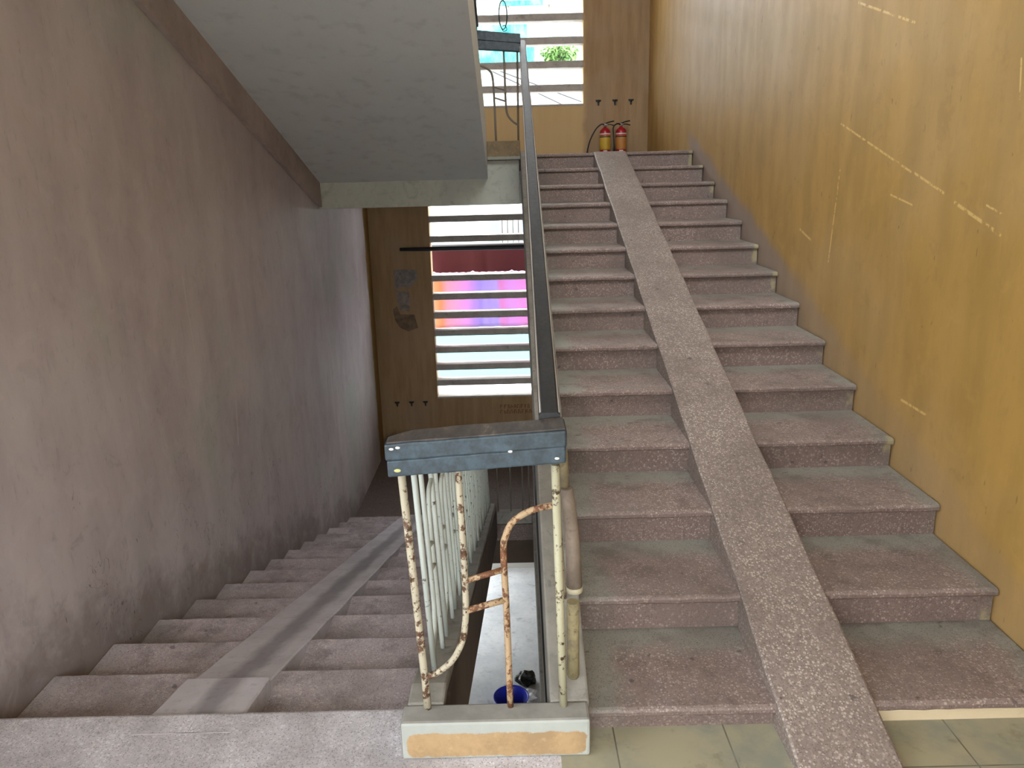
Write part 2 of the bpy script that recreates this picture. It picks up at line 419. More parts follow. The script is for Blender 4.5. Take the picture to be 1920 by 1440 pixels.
def curve(pts, sub=5):
    """smooth polyline through the points"""
    P = [Vector(p) for p in pts]
    P = [P[0] * 2 - P[1]] + P + [P[-1] * 2 - P[-2]]
    out = []
    for i in range(1, len(P) - 2):
        for s in range(sub):
            t = s / sub
            a, b, c, d = P[i - 1], P[i], P[i + 1], P[i + 2]
            out.append(0.5 * ((2 * b) + (c - a) * t + (2 * a - 5 * b + 4 * c - d) * t * t + (-a + 3 * b - 3 * c + d) * t ** 3))
    out.append(P[-2])
    return out
def link(name, bm, mat, parent=None, origin=None, bevel=0.0):
    bmesh.ops.recalc_face_normals(bm, faces=bm.faces)
    o0 = Vector(origin) if origin is not None else None
    if o0 is None:
        if parent is None:
            c = [v.co for v in bm.verts]
            o0 = Vector(((min(q.x for q in c) + max(q.x for q in c)) / 2, (min(q.y for q in c) + max(q.y for q in c)) / 2, min(q.z for q in c)))
        else:
            o0 = parent['_w'] if False else parent.matrix_world.translation.copy()
            o0 = Vector(WORLD[parent.name])
    me = bpy.data.meshes.new(name)
    bmesh.ops.translate(bm, verts=bm.verts, vec=-o0)
    bm.to_mesh(me); bm.free()
    me.materials.append(mat)
    ob = bpy.data.objects.new(name, me); COL.objects.link(ob)
    WORLD[ob.name] = tuple(o0)
    if parent is not None:
        ob.parent = parent; ob.location = o0 - Vector(WORLD[parent.name])
    else:
        ob.location = o0
    if bevel:
        md = ob.modifiers.new('soft_edges', 'BEVEL'); md.width = bevel; md.segments = 2; md.limit_method = 'ANGLE'; md.angle_limit = math.radians(40)
    return ob
WORLD = {}
def thing(name, loc, label, cat, group=None):
    o = bpy.data.objects.new(name, None); COL.objects.link(o)
    o.location = loc; o.empty_display_size = 0.1
    WORLD[o.name] = tuple(loc)
    return tag(o, label, cat, group)
def tag(o, label, cat, group=None):
    o['label'] = label; o['category'] = cat
    if group: o['group'] = group
    return o
def structure(o, label=None, cat=None):
    o['kind'] = 'structure'
    if label: o['label'] = label
    if cat: o['category'] = cat
    return o
def B(): return bmesh.new()
def boxes(name, lst, mat, parent=None, bevel=0.0, origin=None):
    bm = B()
    for b in lst: box(bm, *b)
    return link(name, bm, mat, parent, origin, bevel)
def copy_part(src, parent, world):
    c = src.copy(); COL.objects.link(c); c.parent = parent
    c.location = Vector(world) - Vector(WORLD[parent.name]); WORLD[c.name] = tuple(world)
    return c

# ------------------------------------------------------------------ shell
WT = 0.24
YF = -0.6          # the side walls stop here; beyond lies an open gallery
S0, S1, S2, S3 = 0.3, 1.9, 1.0, 2.5   # side window that lights the near landing (just outside the view)
structure(boxes('wall_left', [(XL - WT, XL, S1, 8.7, ZG - 0.2, 6.4), (XL - WT, XL, 10.5, YB + WT, ZG - 0.2, 6.4), (XL - WT, XL, 8.7, 10.5, -2.36, 6.4), (XL - WT, XL, 8.7, 10.5, ZG - 0.2, ZG), (XL - WT, XL, YF, S0, ZG - 0.2, 6.4),
    (XL - WT, XL, S0, S1, ZG - 0.2, S2), (XL - WT, XL, S0, S1, S3, 6.4)], M['wall_left']), 'mauve grey limewashed wall along the flight going down', 'wall')
structure(boxes('wall_right', [(XR, XR + WT, YF, YB + WT, ZG - 0.2, 6.4)], M['wall_right']), 'ochre painted wall along the flight going up', 'wall')
WX0, WX1 = -1.13, 1.0
LZ0, LZ1, UZ0, UZ1 = -1.26, 1.60, 2.725, 5.4
structure(boxes('wall_back', [
    (XL, WX0, YB, YB + WT, -2.3, 6.4), (WX1, XR, YB, YB + WT, ZG, 6.4),
    (WX0, WX1, YB, YB + WT, -2.3, LZ0), (WX0, WX1, YB, YB + WT, LZ1, UZ0), (WX0, WX1, YB, YB + WT, UZ1, 6.4),
    (XL, -1.85, YB, YB + WT, ZG, -2.3), (-0.50, WX1, YB, YB + WT, ZG, -2.3)], M['wall_back']),
    'ochre back wall behind the half landings', 'wall')
structure(boxes('ceiling', [(XL, XR, 2.2, YB, 6.15, 6.35)], M['ceiling']), 'unseen ceiling slab added to block light above the stairwell', 'ceiling')  # unseen slab, put in to stop light from above
structure(boxes('ceiling_landing', [(-5.0, 5.0, -2.6, 2.19, 4.00, 4.20)], M['ceiling']), 'whitewashed ceiling above the near landing', 'ceiling')
structure(boxes('wall_front', [(XL - WT, XR + WT, YF - WT, YF, 2.2, 4.0), (XL - WT, XL + 0.6, YF - WT, YF, 0.0, 2.2), (XR - 0.9, XR + WT, YF - WT, YF, 0.0, 2.2)], M['wall_back']), 'unseen lintel wall added to narrow the light from the gallery', 'wall')  # unseen wall, added and sized to weaken the light from behind
structure(boxes('wall_gallery', [(-5.0, 5.0, -2.6, -2.4, 0.0, 1.2), (-5.0, 5.0, -2.6, -2.4, -0.2, 0.0), (-5.0, 5.0, -2.6, -2.4, ZG, -2.2)], M['ceiling']), 'unseen parapet wall added to hold back light from the gallery', 'wall')  # unseen parapet, put in to reduce the light from behind
# near landing: tiles on the right, terrazzo on the left
FX = 0.12
structure(boxes('floor_right', [(FX, 5.0, -2.4, A + 0.045, -0.2, 0.0)], M['tile'], origin=(0.305, 2.02, 0)), 'yellowed tile floor at the foot of the flight going up', 'floor')
bm = B()
prof = [(-2.4, -0.2), (B0 - 0.03, -0.2), (B0 - 0.03, -0.034), (B0 - 0.008, -0.034), (B0, -0.026), (B0, -0.012), (B0 - 0.005, -0.003), (B0 - 0.016, 0.0), (-2.4, 0.0)]
prism_x(bm, prof, XL, -0.30)
box(bm, -0.30, FX, -2.4, 2.12, -0.2, 0.0); box(bm, -5.0, XL, -2.4, YF, -0.2, 0.0)
structure(link('floor_left', bm, M['landing']), 'pale speckled terrazzo landing at the top of the flight going down', 'floor')
# half landings and beams
structure(boxes('floor_upper', [(XL, XR, 8.30, YB, ZU - 0.16, ZU), (-0.2, XR, 8.18, 8.30, ZU - 0.16, ZU)], M['half_floor']), 'upper half landing floor', 'floor')
structure(boxes('floor_lower', [(XL, XR, 8.25, YB, ZD - 0.2, ZD)], M['half_floor']), 'dark lower half landing floor under the louvred window', 'floor')
structure(boxes('floor_bottom', [(-5.0, 5.0, -3.2, YB + 4.0, ZG - 0.2, ZG)], M['lower_floor']), 'pale screed floor at the bottom of the stairwell', 'floor')
structure(boxes('trim_1', [(XL, 0.098, 8.07, 8.30, 1.553, ZU - 0.055), (0.098, XR, 8.16, 8.30, 1.553, ZU - 0.16)], M['beam'], bevel=0.006), 'pale beam carrying the upper half landing', 'beam')
structure(boxes('trim_2', [(XL, XR, 8.26, 8.46, ZD - 0.50, ZD - 0.2)], M['well_face']), 'dark beam under the lower half landing', 'beam')

# ------------------------------------------------------------------ windows with concrete louvres
def louvre(name, z0, z1, zs, label):
    w = bpy.data.objects.new(name, None); COL.objects.link(w)
    w.location = ((WX0 + WX1) / 2, YB + 0.1, z0); WORLD[w.name] = tuple(w.location)
    structure(w, label, 'window')
    for z in zs:
        bm = B()
        prism_x(bm, [(YB + 0.005, z - 0.0425), (YB + 0.205, z - 0.0425), (YB + 0.205, z + 0.0425), (YB + 0.005, z + 0.0425)], WX0, WX1, 16,
                lambda k, x: (random.uniform(-.002, .002), random.uniform(-.0015, .0015)))
        link('slat', bm, M['slat'], w, ((WX0 + WX1) / 2, YB + 0.1, z), 0.006)
    bm = B()
    prism_x(bm, [(YB - 0.012, z0 - 0.012), (YB + WT + 0.03, z0 - 0.012), (YB + WT + 0.03, z0 + 0.004), (YB - 0.012, z0 + 0.012)], WX0 + 0.001, WX1 - 0.001)
    link('sill', bm, M['slat'], w, bevel=0.004)
    return w
louvre('window_1', LZ0, LZ1, [1.287, 1.0125, 0.4725, 0.21, -0.058, -0.312, -0.560, -0.814, -1.047], 'lower window opening with horizontal concrete louvre slats')
louvre('window_2', UZ0, UZ1, [2.94, 3.229, 3.519, 3.800, 4.085, 4.37, 4.66, 4.94], 'upper window opening with horizontal concrete louvre slats')

# ------------------------------------------------------------------ staircases
OH, NT = 0.026, 0.032
def step_profile(depth, drop):
    # y grows away from the nose, z = 0 on the tread
    return [(OH, -drop), (OH, -NT), (0.006, -NT), (0.0, -NT + 0.007), (0.0, -0.012), (0.004, -0.004), (0.014, 0.0), (depth + OH, 0.0), (depth + OH, -drop)]
def worn(seed):
    rnd = random.Random(seed); tab = {}
    def f(k, x):
        if k in (0, 7, 8): return (0, 0)
        key = round(x, 3)
        if key not in tab:
            dip = 0.0
            tab[key] = (rnd.uniform(-.0022, .0022), rnd.uniform(-.0018, .0018))
        a = tab[key]
        return (a[0], a[1] * (1.0 if k in (3, 4, 5, 6) else 0.6))
    return f
UP = thing('staircase', (1.0, A, 0.0), 'broad terrazzo staircase climbing beside the ochre wall', 'stairs')
def make_step(name, parent, nose, xa, xb, depth, drop, mat, flip, seed):
    bm = B()
    prism_x(bm, step_profile(depth, drop), xa, xb, 40, worn(seed))
    if flip:
        for v in bm.verts: v.co.y = -v.co.y
        bmesh.ops.reverse_faces(bm, faces=bm.faces)
    for v in bm.verts: v.co += Vector((0, nose[0], nose[1]))
    return link(name, bm, mat, parent, (0.0, nose[0], nose[1]))
X0S = 0.19
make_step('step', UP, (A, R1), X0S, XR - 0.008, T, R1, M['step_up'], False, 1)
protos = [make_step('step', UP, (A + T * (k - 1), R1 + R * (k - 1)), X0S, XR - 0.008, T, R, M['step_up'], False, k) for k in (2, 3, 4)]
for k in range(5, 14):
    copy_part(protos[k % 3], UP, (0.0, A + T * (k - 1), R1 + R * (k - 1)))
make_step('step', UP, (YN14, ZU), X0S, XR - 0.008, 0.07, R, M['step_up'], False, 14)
def slab(bm, f, y0, y1, top, bot, xa, xb):
    prism_x(bm, [(y0, f(y0) + bot), (y1, f(y1) + bot), (y1, f(y1) + top), (y0, f(y0) + top)], xa, xb)
bm = B(); slab(bm, zup, 2.36, 8.05, -0.165, -0.36, 0.20, XR - 0.008)
link('flight_slab', bm, M['soffit'], UP)
bm = B()
yk0 = 2.195
prism_x(bm, [(yk0, -0.15), (8.06, zup(8.06) - 0.36), (8.06, zup(8.06) + 0.045), (2.35, zup(2.35) + 0.045), (yk0, 0.135)],
        lambda y: 0.09 + 0.004 * (y - 2.2), lambda y: 0.222 + skew(y), 1)
link('kerb', bm, M['kerb'], UP, bevel=0.008)
def ramp_mesh(pts_top, under, xa, xb, n=30, jw=0.004, seed=3):
    rnd = random.Random(seed); bm = B()
    rings = []
    (ya, za), (yb, zb) = pts_top
    for i in range(n + 1):
        t = i / n; y = ya + (yb - ya) * t; z = za + (zb - za) * t
        l = xa + rnd.uniform(-jw, jw); r = xb + rnd.uniform(-jw, jw); j = rnd.uniform(-.0004, .0004)
        rings.append([bm.verts.new((l, y, z - under)), bm.verts.new((r, y, z - under)), bm.verts.new((r, y, z - 0.006 + j)),
                      bm.verts.new((r - 0.008, y, z + j)), bm.verts.new((l + 0.008, y, z + j)), bm.verts.new((l, y, z - 0.006 + j))])
    for a, b in zip(rings, rings[1:]):
        for k in range(6): bm.faces.new((a[k], a[(k + 1) % 6], b[(k + 1) % 6], b[k]))
    bm.faces.new(list(reversed(rings[0]))); bm.faces.new(rings[-1])
    return bm
link('ramp_strip', ramp_mesh([(1.93, zup(1.93) + 0.014), (8.08, zup(8.08) + 0.012)], 0.155, 0.852, 1.177), M['ramp_up'], UP)

DN = thing('staircase', (-1.1, B0, ZD), 'worn terrazzo staircase descending beside the mauve wall', 'stairs')
XD0, XD1 = XL + 0.004, -0.30
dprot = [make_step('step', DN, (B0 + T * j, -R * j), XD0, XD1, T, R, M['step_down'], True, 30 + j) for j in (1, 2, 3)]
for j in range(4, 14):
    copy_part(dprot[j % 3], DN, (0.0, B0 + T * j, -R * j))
bm = B(); slab(bm, zdn, B0 - 0.05, 8.25, -0.16, -0.30, XD0, -0.252)
link('flight_slab', bm, M['well_face'], DN)
bm = B()
prism_x(bm, [(yk0, -0.16), (2.33, -0.22), (8.25, zdn(8.25) - 0.30), (8.25, zdn(8.25) + 0.125), (2.40, 0.105), (2.31, 0.135), (yk0, 0.14)], -0.385, -0.262)
link('kerb', bm, M['kerb'], DN, bevel=0.008)
bm = B()
prism_x(bm, [(yk0, -0.2), (2.33, -0.25), (8.25, zdn(8.25) - 0.30), (8.25, zdn(8.25) + 0.09), (2.40, 0.07), (2.31, 0.10), (yk0, 0.10)], -0.262, -0.25)
link('stringer_face', bm, M['well_face'], DN)
link('ramp_strip', ramp_mesh([(2.675, zdn(2.675) + 0.004), (8.22, zdn(8.22) + 0.012)], 0.16, -1.335, -1.012, 30, 0.004, 5), M['ramp_down'], DN)
link('ramp_head', ramp_mesh([(2.25, 0.0012), (2.672, zdn(2.672) + 0.018)], 0.13, -1.352, -1.008, 6, 0.006, 6), M['ramp_down'], DN)

# the next flight up on the left: mostly its underside is seen
U2 = thing('staircase', (-1.1, 8.1, ZU), 'upper staircase overhead showing its smooth grey underside', 'stairs')
bm = B(); slab(bm, zup2, 2.2, 8.07, -0.16, -0.436, XL + 0.004, -0.222)
link('flight_slab', bm, M['soffit'], U2)
bm = B(); slab(bm, zup2, 2.25, 8.066, -0.40, -0.676, XL + 0.002, XL + 0.04)
link('wall_band', bm, M['band'], U2)
for j in range(0, 13):
    y = B0 + T * j
    bm = B(); prism_x(bm, [(y, zup2(y) - R), (y, zup2(y)), (y - T, zup2(y)), (y - T, zup2(y) - R)], XL + 0.004, -0.24)
    if y - T > 2.2: link('step', bm, M['step_down'], U2)
bm = B(); prism_x(bm, [(2.25, zup2(2.25) - 0.3), (8.065, zup2(8.065) - 0.3), (8.065, zup2(8.065) + 0.10), (2.25, zup2(2.25) + 0.10)], -0.34, -0.224)
link('kerb', bm, M['soffit'], U2)

# the lowest flight, below the right-hand one
D2 = thing('staircase', (1.0, 2.4, ZG), 'lowest staircase hidden down in the dark stairwell', 'stairs')
for k in range(1, 14):
    y = A + T * (k - 1)
    bm = B(); prism_x(bm, [(y, zdn2(y)), (y + T, zdn2(y)), (y + T, zdn2(y) - R), (y, max(ZG, zdn2(y) - R))] if k > 1 else [(y, zdn2(y)), (y + T, zdn2(y)), (y + T, ZG), (y, ZG)], 0.28, XR - 0.004)
    link('step', bm, M['half_floor'], D2)
bm = B(); slab(bm, zdn2, 2.9, 8.26, 0.05, -0.30, 0.17, 0.29)
link('kerb', bm, M['kerb'], D2)
bm = B(); slab(bm, zdn2, 2.9, 8.26, -0.151, -0.30, 0.29, XR - 0.004)
link('flight_slab', bm, M['well_face'], D2)

# ------------------------------------------------------------------ kerb blocks closing the well
k1 = boxes('kerb_block', [(-0.396, 0.216, 2.10, 2.193, 0.0, 0.140)], M['block_near'], bevel=0.010)
tag(k1, 'low cement kerb with an ochre painted patch on its front', 'kerb')
k2 = boxes('kerb_block', [(-0.220, 0.112, 7.98, 8.065, 1.99, 2.170)], M['block_far'], bevel=0.008)
tag(k2, 'brownish kerb at the edge of the upper half landing', 'kerb')
k3 = boxes('kerb_block', [(-0.25, 0.16, 8.262, 8.36, ZD + 0.001, ZD + 0.15)], M['kerb'], bevel=0.008)
tag(k3, 'grey kerb at the edge of the lower half landing', 'kerb')

# ------------------------------------------------------------------ railings
BR = 0.0095
def bar(name, pts, r, mat, parent, n=8):
    bm = B(); tube(bm, pts, r, n); return link(name, bm, mat, parent)
# near guard across the well
NG = thing('guard_rail', (-0.09, 2.19, 0.14), 'rusty iron guard rail with a thick blue grey capping across the stairwell', 'railing')
yp = 2.172
bar('post', [(-0.314, yp, 0.14), (-0.316, yp, 0.24), (-0.332, yp, 0.60), (-0.348, yp - 0.01, 0.985)], 0.0125, M['bar_rust'], NG, 10)
bar('post', [(0.134, yp, 0.138), (0.126, yp, 0.5), (0.115, yp - 0.01, 0.99)], 0.0130, M['bar_yellow'], NG, 10)
bar('hooked_bar', curve([(-0.178, yp, 0.985), (-0.173, yp, 0.758), (-0.172, yp, 0.535), (-0.179, yp, 0.439), (-0.192, yp, 0.381), (-0.222, yp, 0.322), (-0.268, yp, 0.279), (-0.316, yp, 0.258)]), 0.0105, M['bar_rust'], NG, 10)
bar('arched_bar', curve([(-0.041, yp, 0.138), (-0.044, yp, 0.474), (-0.048, yp, 0.70), (-0.040, yp, 0.754), (-0.019, yp, 0.799), (0.023, yp, 0.830), (0.064, yp, 0.845), (0.118, yp, 0.855)]), 0.0105, M['bar_orange'], NG, 10)
bar('crossbar', [(-0.172, yp, 0.603), (-0.046, yp, 0.641)], 0.0095, M['bar_orange'], NG, 10)
bar('crossbar', [(-0.174, yp, 0.498), (-0.046, yp, 0.534)], 0.0105, M['bar_orange'], NG, 10)
def board(name, xa, xb, za, zb, h, y0, y1, mat, parent, taper=0.0, bevel=0.006, seed=1):
    """plank running across the well, za / zb its underside heights at the two ends"""
    rnd = random.Random(seed); bm = B(); rings = []
    n = 16
    for i in range(n + 1):
        t = i / n; x = xa + (xb - xa) * t; z = za + (zb - za) * t; j = rnd.uniform(-.0015, .0015)
        yb = y1 - (taper * max(0.0, 1 - t / 0.18) ** 2)
        rings.append([bm.verts.new((x, y0 + j, z)), bm.verts.new((x, yb, z)), bm.verts.new((x, yb, z + h + j)), bm.verts.new((x, y0 + j, z + h - j))])
    for a, b in zip(rings, rings[1:]):
        for k in range(4): bm.faces.new((a[k], a[(k + 1) % 4], b[(k + 1) % 4], b[k]))
    bm.faces.new(list(reversed(rings[0]))); bm.faces.new(rings[-1])
    return link(name, bm, mat, parent, None, bevel)
bd = board('upper_board', -0.386, 0.148, 1.028, 1.058, 0.054, 2.116, 2.235, M['rail_blue'], NG, 0.05, 0.007, 2)
bd['label'] = 'upper capping board'
board('lower_board', -0.382, 0.146, 0.976, 1.008, 0.052, 2.121, 2.225, M['rail_blue'], NG, 0.02, 0.006, 3)
board('board_top', -0.378, 0.142, 1.0815, 1.1115, 0.004, 2.124, 2.230, M['rail_top'], NG, 0.05, 0.0, 4)
for (x, z) in ((-0.365, 1.067), (-0.346, 1.071), (-0.018, 1.051), (0.118, 1.026)):
    bm = B(); bmesh.ops.create_icosphere(bm, subdivisions=2, radius=0.006)
    for v in bm.verts: v.co = Vector((v.co.x * 1.2 + x, v.co.y * 0.4 + 2.116, v.co.z * 0.7 + z))
    link('paint_spot', bm, M['white_dot'], NG)  # flattened blobs of dripped white paint on the board fronts
bm = B(); bmesh.ops.create_icosphere(bm, subdivisions=2, radius=0.008)
for v in bm.verts: v.co = Vector((v.co.x * 1.3 - 0.352, v.co.y * 0.3 + 2.121, v.co.z * 0.7 + 0.998))
link('paint_spot', bm, plain('yellow_chip', (190, 190, 120)), NG)  # one yellowish paint blob on the lower board

# railing panels: post, hooked bar, arched bar, two crossbars, repeated along the slope
PER = 0.46
def panels(parent, xbot, xtop, zf, base, top, y0, n, mat, r, rev=False, alt=None):
    """bars standing on the line zf(y)+base up to zf(y)+top; xbot / xtop lean functions"""
    H = top - base
    def P(s, h):
        y = y0 + s
        t = h / H
        return Vector((xbot(y) * (1 - t) + xtop(y) * t, y, zf(y) + base + h))
    for i in range(n):
        o = i * PER
        mt = mat if alt is None else (mat if i % 3 else alt)
        bar('post', [P(o, -0.02), P(o, H + 0.01)], r, mt, parent)
        bar('hooked_bar', curve([P(o + 0.17, H + 0.01), P(o + 0.17, H * 0.6), P(o + 0.168, H * 0.34), P(o + 0.145, H * 0.25), P(o + 0.09, H * 0.17), P(o, H * 0.13)], 4), r * 0.9, mt, parent)
        bar('arched_bar', curve([P(o + 0.29, -0.01), P(o + 0.29, H * 0.35), P(o + 0.29, H * 0.64), P(o + 0.31, H * 0.75), P(o + 0.36, H * 0.82), P(o + PER, H * 0.86)], 4), r * 0.9, mt, parent)
        for h in (0.46, 0.57): bar('crossbar', [P(o + 0.17, H * h), P(o + 0.29, H * h)], r * 0.85, mt, parent, 6)
    bar('post', [P(n * PER, -0.02), P(n * PER, H + 0.01)], r, mat, parent)
def handrail(parent, xc, zf, y0, y1, ztop, w, mat, edge=True, h=0.058):
    bm = B()
    rings = []
    n = 24
    for i in range(n + 1):
        y = y0 + (y1 - y0) * i / n; x = xc(y); z = zf(y) + ztop
        j = random.uniform(-.0012, .0012)
        a = w / 2; c = 0.010
        sec = [(-a + 0.012, -h), (a - 0.012, -h), (a - 0.012, -h * 0.52), (a, -h * 0.46), (a, -c), (a - c, 0), (-a + c, 0), (-a, -c), (-a, -h * 0.46), (-a + 0.012, -h * 0.52)]
        rings.append([bm.verts.new((x + u + j, y, z + v_)) for u, v_ in sec])
    for a_, b_ in zip(rings, rings[1:]):
        for k in range(10): bm.faces.new((a_[k], a_[(k + 1) % 10], b_[(k + 1) % 10], b_[k]))
    bm.faces.new(list(reversed(rings[0]))); bm.faces.new(rings[-1])
    hr = link('handrail', bm, mat, parent)
    if edge:
        for s in (-1, 1):
            bm = B(); rnd = random.Random(11 + s)
            pts = [(xc(y) + s * (w / 2 - 0.004) , y, zf(y) + ztop - 0.005 + rnd.uniform(-.001, .0012)) for y in [y0 + 0.01 + (y1 - y0 - 0.02) * i / 60 for i in range(61)]]
            tube(bm, pts, 0.0035 if s < 0 else 0.0025, 6)
            link('worn_edge', bm, M['worn_edge'], hr)
    return hr

AR = thing('stair_railing', (0.15, 2.25, zup(2.25)), 'railing with black handrail climbing the flight beside the ochre wall', 'railing')
handrail(AR, lambda y: 0.104 + skew(y), zup, 2.238, 8.30, 1.030, 0.066, M['rail'])
panels(AR, lambda y: 0.165 + skew(y), lambda y: 0.110 + skew(y), zup, 0.04, 0.975, 2.62, 11, M['bar_yellow'], 0.0095, alt=M['bar_rust'])
# stout stub of an older railing kept beside the first post
bm = B(); tube(bm, [(0.181, 2.288, 0.50), (0.176, 2.288, 0.66), (0.165, 2.288, 0.80), (0.158, 2.288, 0.86)], 0.0265, 14, 0.019)
link('newel_sleeve', bm, cement('mud_grey_sleeve', (138, 124, 110), (118, 106, 94), 9.0, 0.8, (96, 84, 72)), AR)
bm = B(); tube(bm, [(0.1815, 2.288, 0.492), (0.181, 2.288, 0.510)], 0.0275, 14)
link('sleeve_collar', bm, plain('pale_collar', (186, 178, 150), 0.7), AR)
bm = B(); tube(bm, [(0.152, 2.30, 0.86), (0.146, 2.30, 0.985)], 0.0155, 12)
M['newel'] = cement('olive_newel', (150, 140, 104), (112, 102, 84), 12.0, 0.8, (90, 74, 60))
link('newel_post', bm, M['newel'], AR)
bm = B(); tube(bm, [(0.176, 2.296, 0.13), (0.176, 2.292, 0.45)], 0.021, 12)
link('newel_foot', bm, M['newel'], AR)

DR = thing('stair_railing', (-0.33, 2.3, 0.14), 'railing of pale flaking bars running down the left flight', 'railing')
handrail(DR, lambda y: -0.352, zdn, 2.238, 8.30, 1.010, 0.066, M['rail'], False)
panels(DR, lambda y: -0.315, lambda y: -0.350, zdn, 0.10, 0.955, 2.42, 12, M['bar_white'], 0.0105, alt=M['bar_white'])

# guard across the well on the upper half landing
UG = thing('guard_rail', (-0.05, 8.04, 2.17), 'thin dark guard rail at the head of the stairs below the upper window', 'railing')
yu = 8.035
bar('arched_bar', curve([(-0.262, yu, 2.876), (-0.235, yu, 2.866), (-0.175, yu, 2.832), (-0.145, yu, 2.775), (-0.134, yu, 2.60), (-0.127, yu, 2.171)]), 0.0105, M['bar_dark'], UG)
bar('hooked_bar', curve([(-0.029, yu, 3.03), (-0.024, yu, 2.80), (-0.021, yu, 2.544), (-0.006, yu, 2.419), (0.047, yu, 2.352), (0.098, yu, 2.318)]), 0.0105, M['bar_dark'], UG)
for za, zb in ((2.581, 2.542), (2.680, 2.643)): bar('crossbar', [(-0.138, yu, za), (-0.022, yu, zb)], 0.008, M['bar_dark'], UG)
bar('post', [(0.096, yu, 2.171), (0.104, yu, 3.0)], 0.010, M['bar_dark'], UG)
board('upper_board', -0.312, 0.137, 3.106, 3.060, 0.085, 7.985, 8.075, M['rail_blue'], UG, 0.0, 0.005, 8)
board('lower_board', -0.308, 0.135, 3.022, 2.988, 0.080, 7.992, 8.070, M['rail_blue'], UG, 0.0, 0.005, 9)
UR = thing('stair_railing', (-0.30, 7.9, zup2(7.9)), 'railing with blue grey handrail on the overhead flight', 'railing')
handrail(UR, lambda y: -0.296, zup2, 2.4, 7.98, 0.965, 0.066, M['rail_blue'], False)
panels(UR, lambda y: -0.30, lambda y: -0.298, zup2, 0.10, 0.915, 2.45, 11, M['bar_dark'], 0.0085)
LG = thing('guard_rail', (-0.05, 8.31, ZD + 0.15), 'dark guard rail at the foot of the stairs on the lower half landing', 'railing')
yl = 8.31
board('upper_board', -0.314, 0.160, -0.975, -0.995, 0.08, 8.27, 8.36, M['rail_top'], LG, 0.0, 0.005, 18)
for x in (-0.23, -0.08, 0.06, 0.135): bar('post', [(x, yl, ZD + 0.150), (x - 0.005, yl, -0.97)], 0.010, M['bar_dark'], LG)
LR = thing('stair_railing', (0.22, 8.2, zdn2(8.2)), 'glossy black handrail of the lowest flight seen down the well', 'railing')
handrail(LR, lambda y: 0.205, zdn2, 3.2, 8.27, 1.03, 0.075, M['rail'], True)
panels(LR, lambda y: 0.23, lambda y: 0.21, zdn2, 0.04, 0.975, 3.3, 10, M['bar_dark'], 0.009)

# ------------------------------------------------------------------ fire extinguishers on the upper half landing
M['ext_red'] = plain('extinguisher_red', (176, 26, 40), 0.3, 0.5)
M['ext_label_y'] = plain('yellow_label', (214, 176, 60), 0.5, 0.4, 0, 0.25)
M['ext_label_o'] = plain('orange_label', (206, 140, 70), 0.5, 0.4, 0, 0.25)
M['chrome'] = plain('steel_valve', (190, 192, 190), 0.3, 0.5, 0.8)
M['rubber'] = plain('black_rubber', (30, 31, 33), 0.5)
M['pale'] = plain('pale_print', (220, 212, 205), 0.5)
def extinguisher(x, y, label, lab, hose, nozzle, lever):
    r = 0.070
    e = thing('fire_extinguisher', (x, y, ZU), label, 'fire extinguisher', 'fire extinguishers on the upper half landing')
    c = (x, y, ZU)
    bm = B(); lathe(bm, [(r - .006, 0), (r, .006), (r, .315), (r - .004, .335), (r - .016, .352), (r - .036, .366), (.020, .374), (.018, .385)], c, 28); link('cylinder', bm, M['ext_red'], e)
    bm = B(); lathe(bm, [(r + .0012, .098), (r + .0016, .099), (r + .0016, .268), (r + .0012, .269)], c, 28); lb = link('label_band', bm, lab, e)
    bm = B(); lathe(bm, [(r + .0018, .284), (r + .002, .285), (r + .002, .300), (r + .0018, .301)], c, 28); link('pale_stripe', bm, M['pale'], e)
    bm = B(); lathe(bm, [(r + .0018, .250), (r + .0024, .251), (r + .0024, .262), (r + .0018, .263)], c, 28); link('dark_stripe', bm, M['rubber'], lb)
    bm = B(); lathe(bm, [(r + .002, .002), (r + .004, .004), (r + .004, .030), (r + .001, .034)], c, 28); link('base_ring', bm, plain('base_ring_plastic', (44, 30, 44)), e)
    bm = B(); box(bm, x - .03, x + .02, y - r - .006, y - r + .01, ZU + .058, ZU + .088); link('inspection_tag', bm, M['pale'], e)
    bm = B(); lathe(bm, [(.016, .385), (.020, .390), (.020, .418), (.014, .424)], c, 16); link('valve', bm, M['chrome'], e)
    bm = B(); lathe(bm, [(.017, -.008), (.020, 0), (.017, .008)], (x + .01, y - .028, ZU + .404), 12); link('pressure_gauge', bm, M['chrome'], e)
    bm = B(); tube(bm, [(x - .01, y, ZU + .420), (x + lever * .05, y, ZU + .440), (x + lever * .115, y, ZU + .452)], .008, 8); tube(bm, [(x, y, ZU + .410), (x + lever * .06, y, ZU + .412), (x + lever * .12, y, ZU + .398)], .007, 8)
    link('lever', bm, M['rubber'], e)
    bm = B(); tube(bm, curve([(x + a, y - .02 + b, ZU + z) for a, b, z in hose], 6), .0085, 10); h = link('hose', bm, M['rubber'], e)
    bm = B(); tube(bm, [(x + a, y - .02 + b, ZU + z) for a, b, z in nozzle], .012, 10, .017); link('nozzle', bm, M['rubber'], h)
extinguisher(1.262, 10.56, 'red fire extinguisher with yellow label and hose hanging left, nearer the louvred window', M['ext_label_y'],
             [(0, 0.02, .405), (-.05, 0, .415), (-.12, 0, .36), (-.19, 0, .24), (-.225, 0, .13), (-.235, 0, .07)], [(-.235, 0, .075), (-.245, 0, .008)], 1)
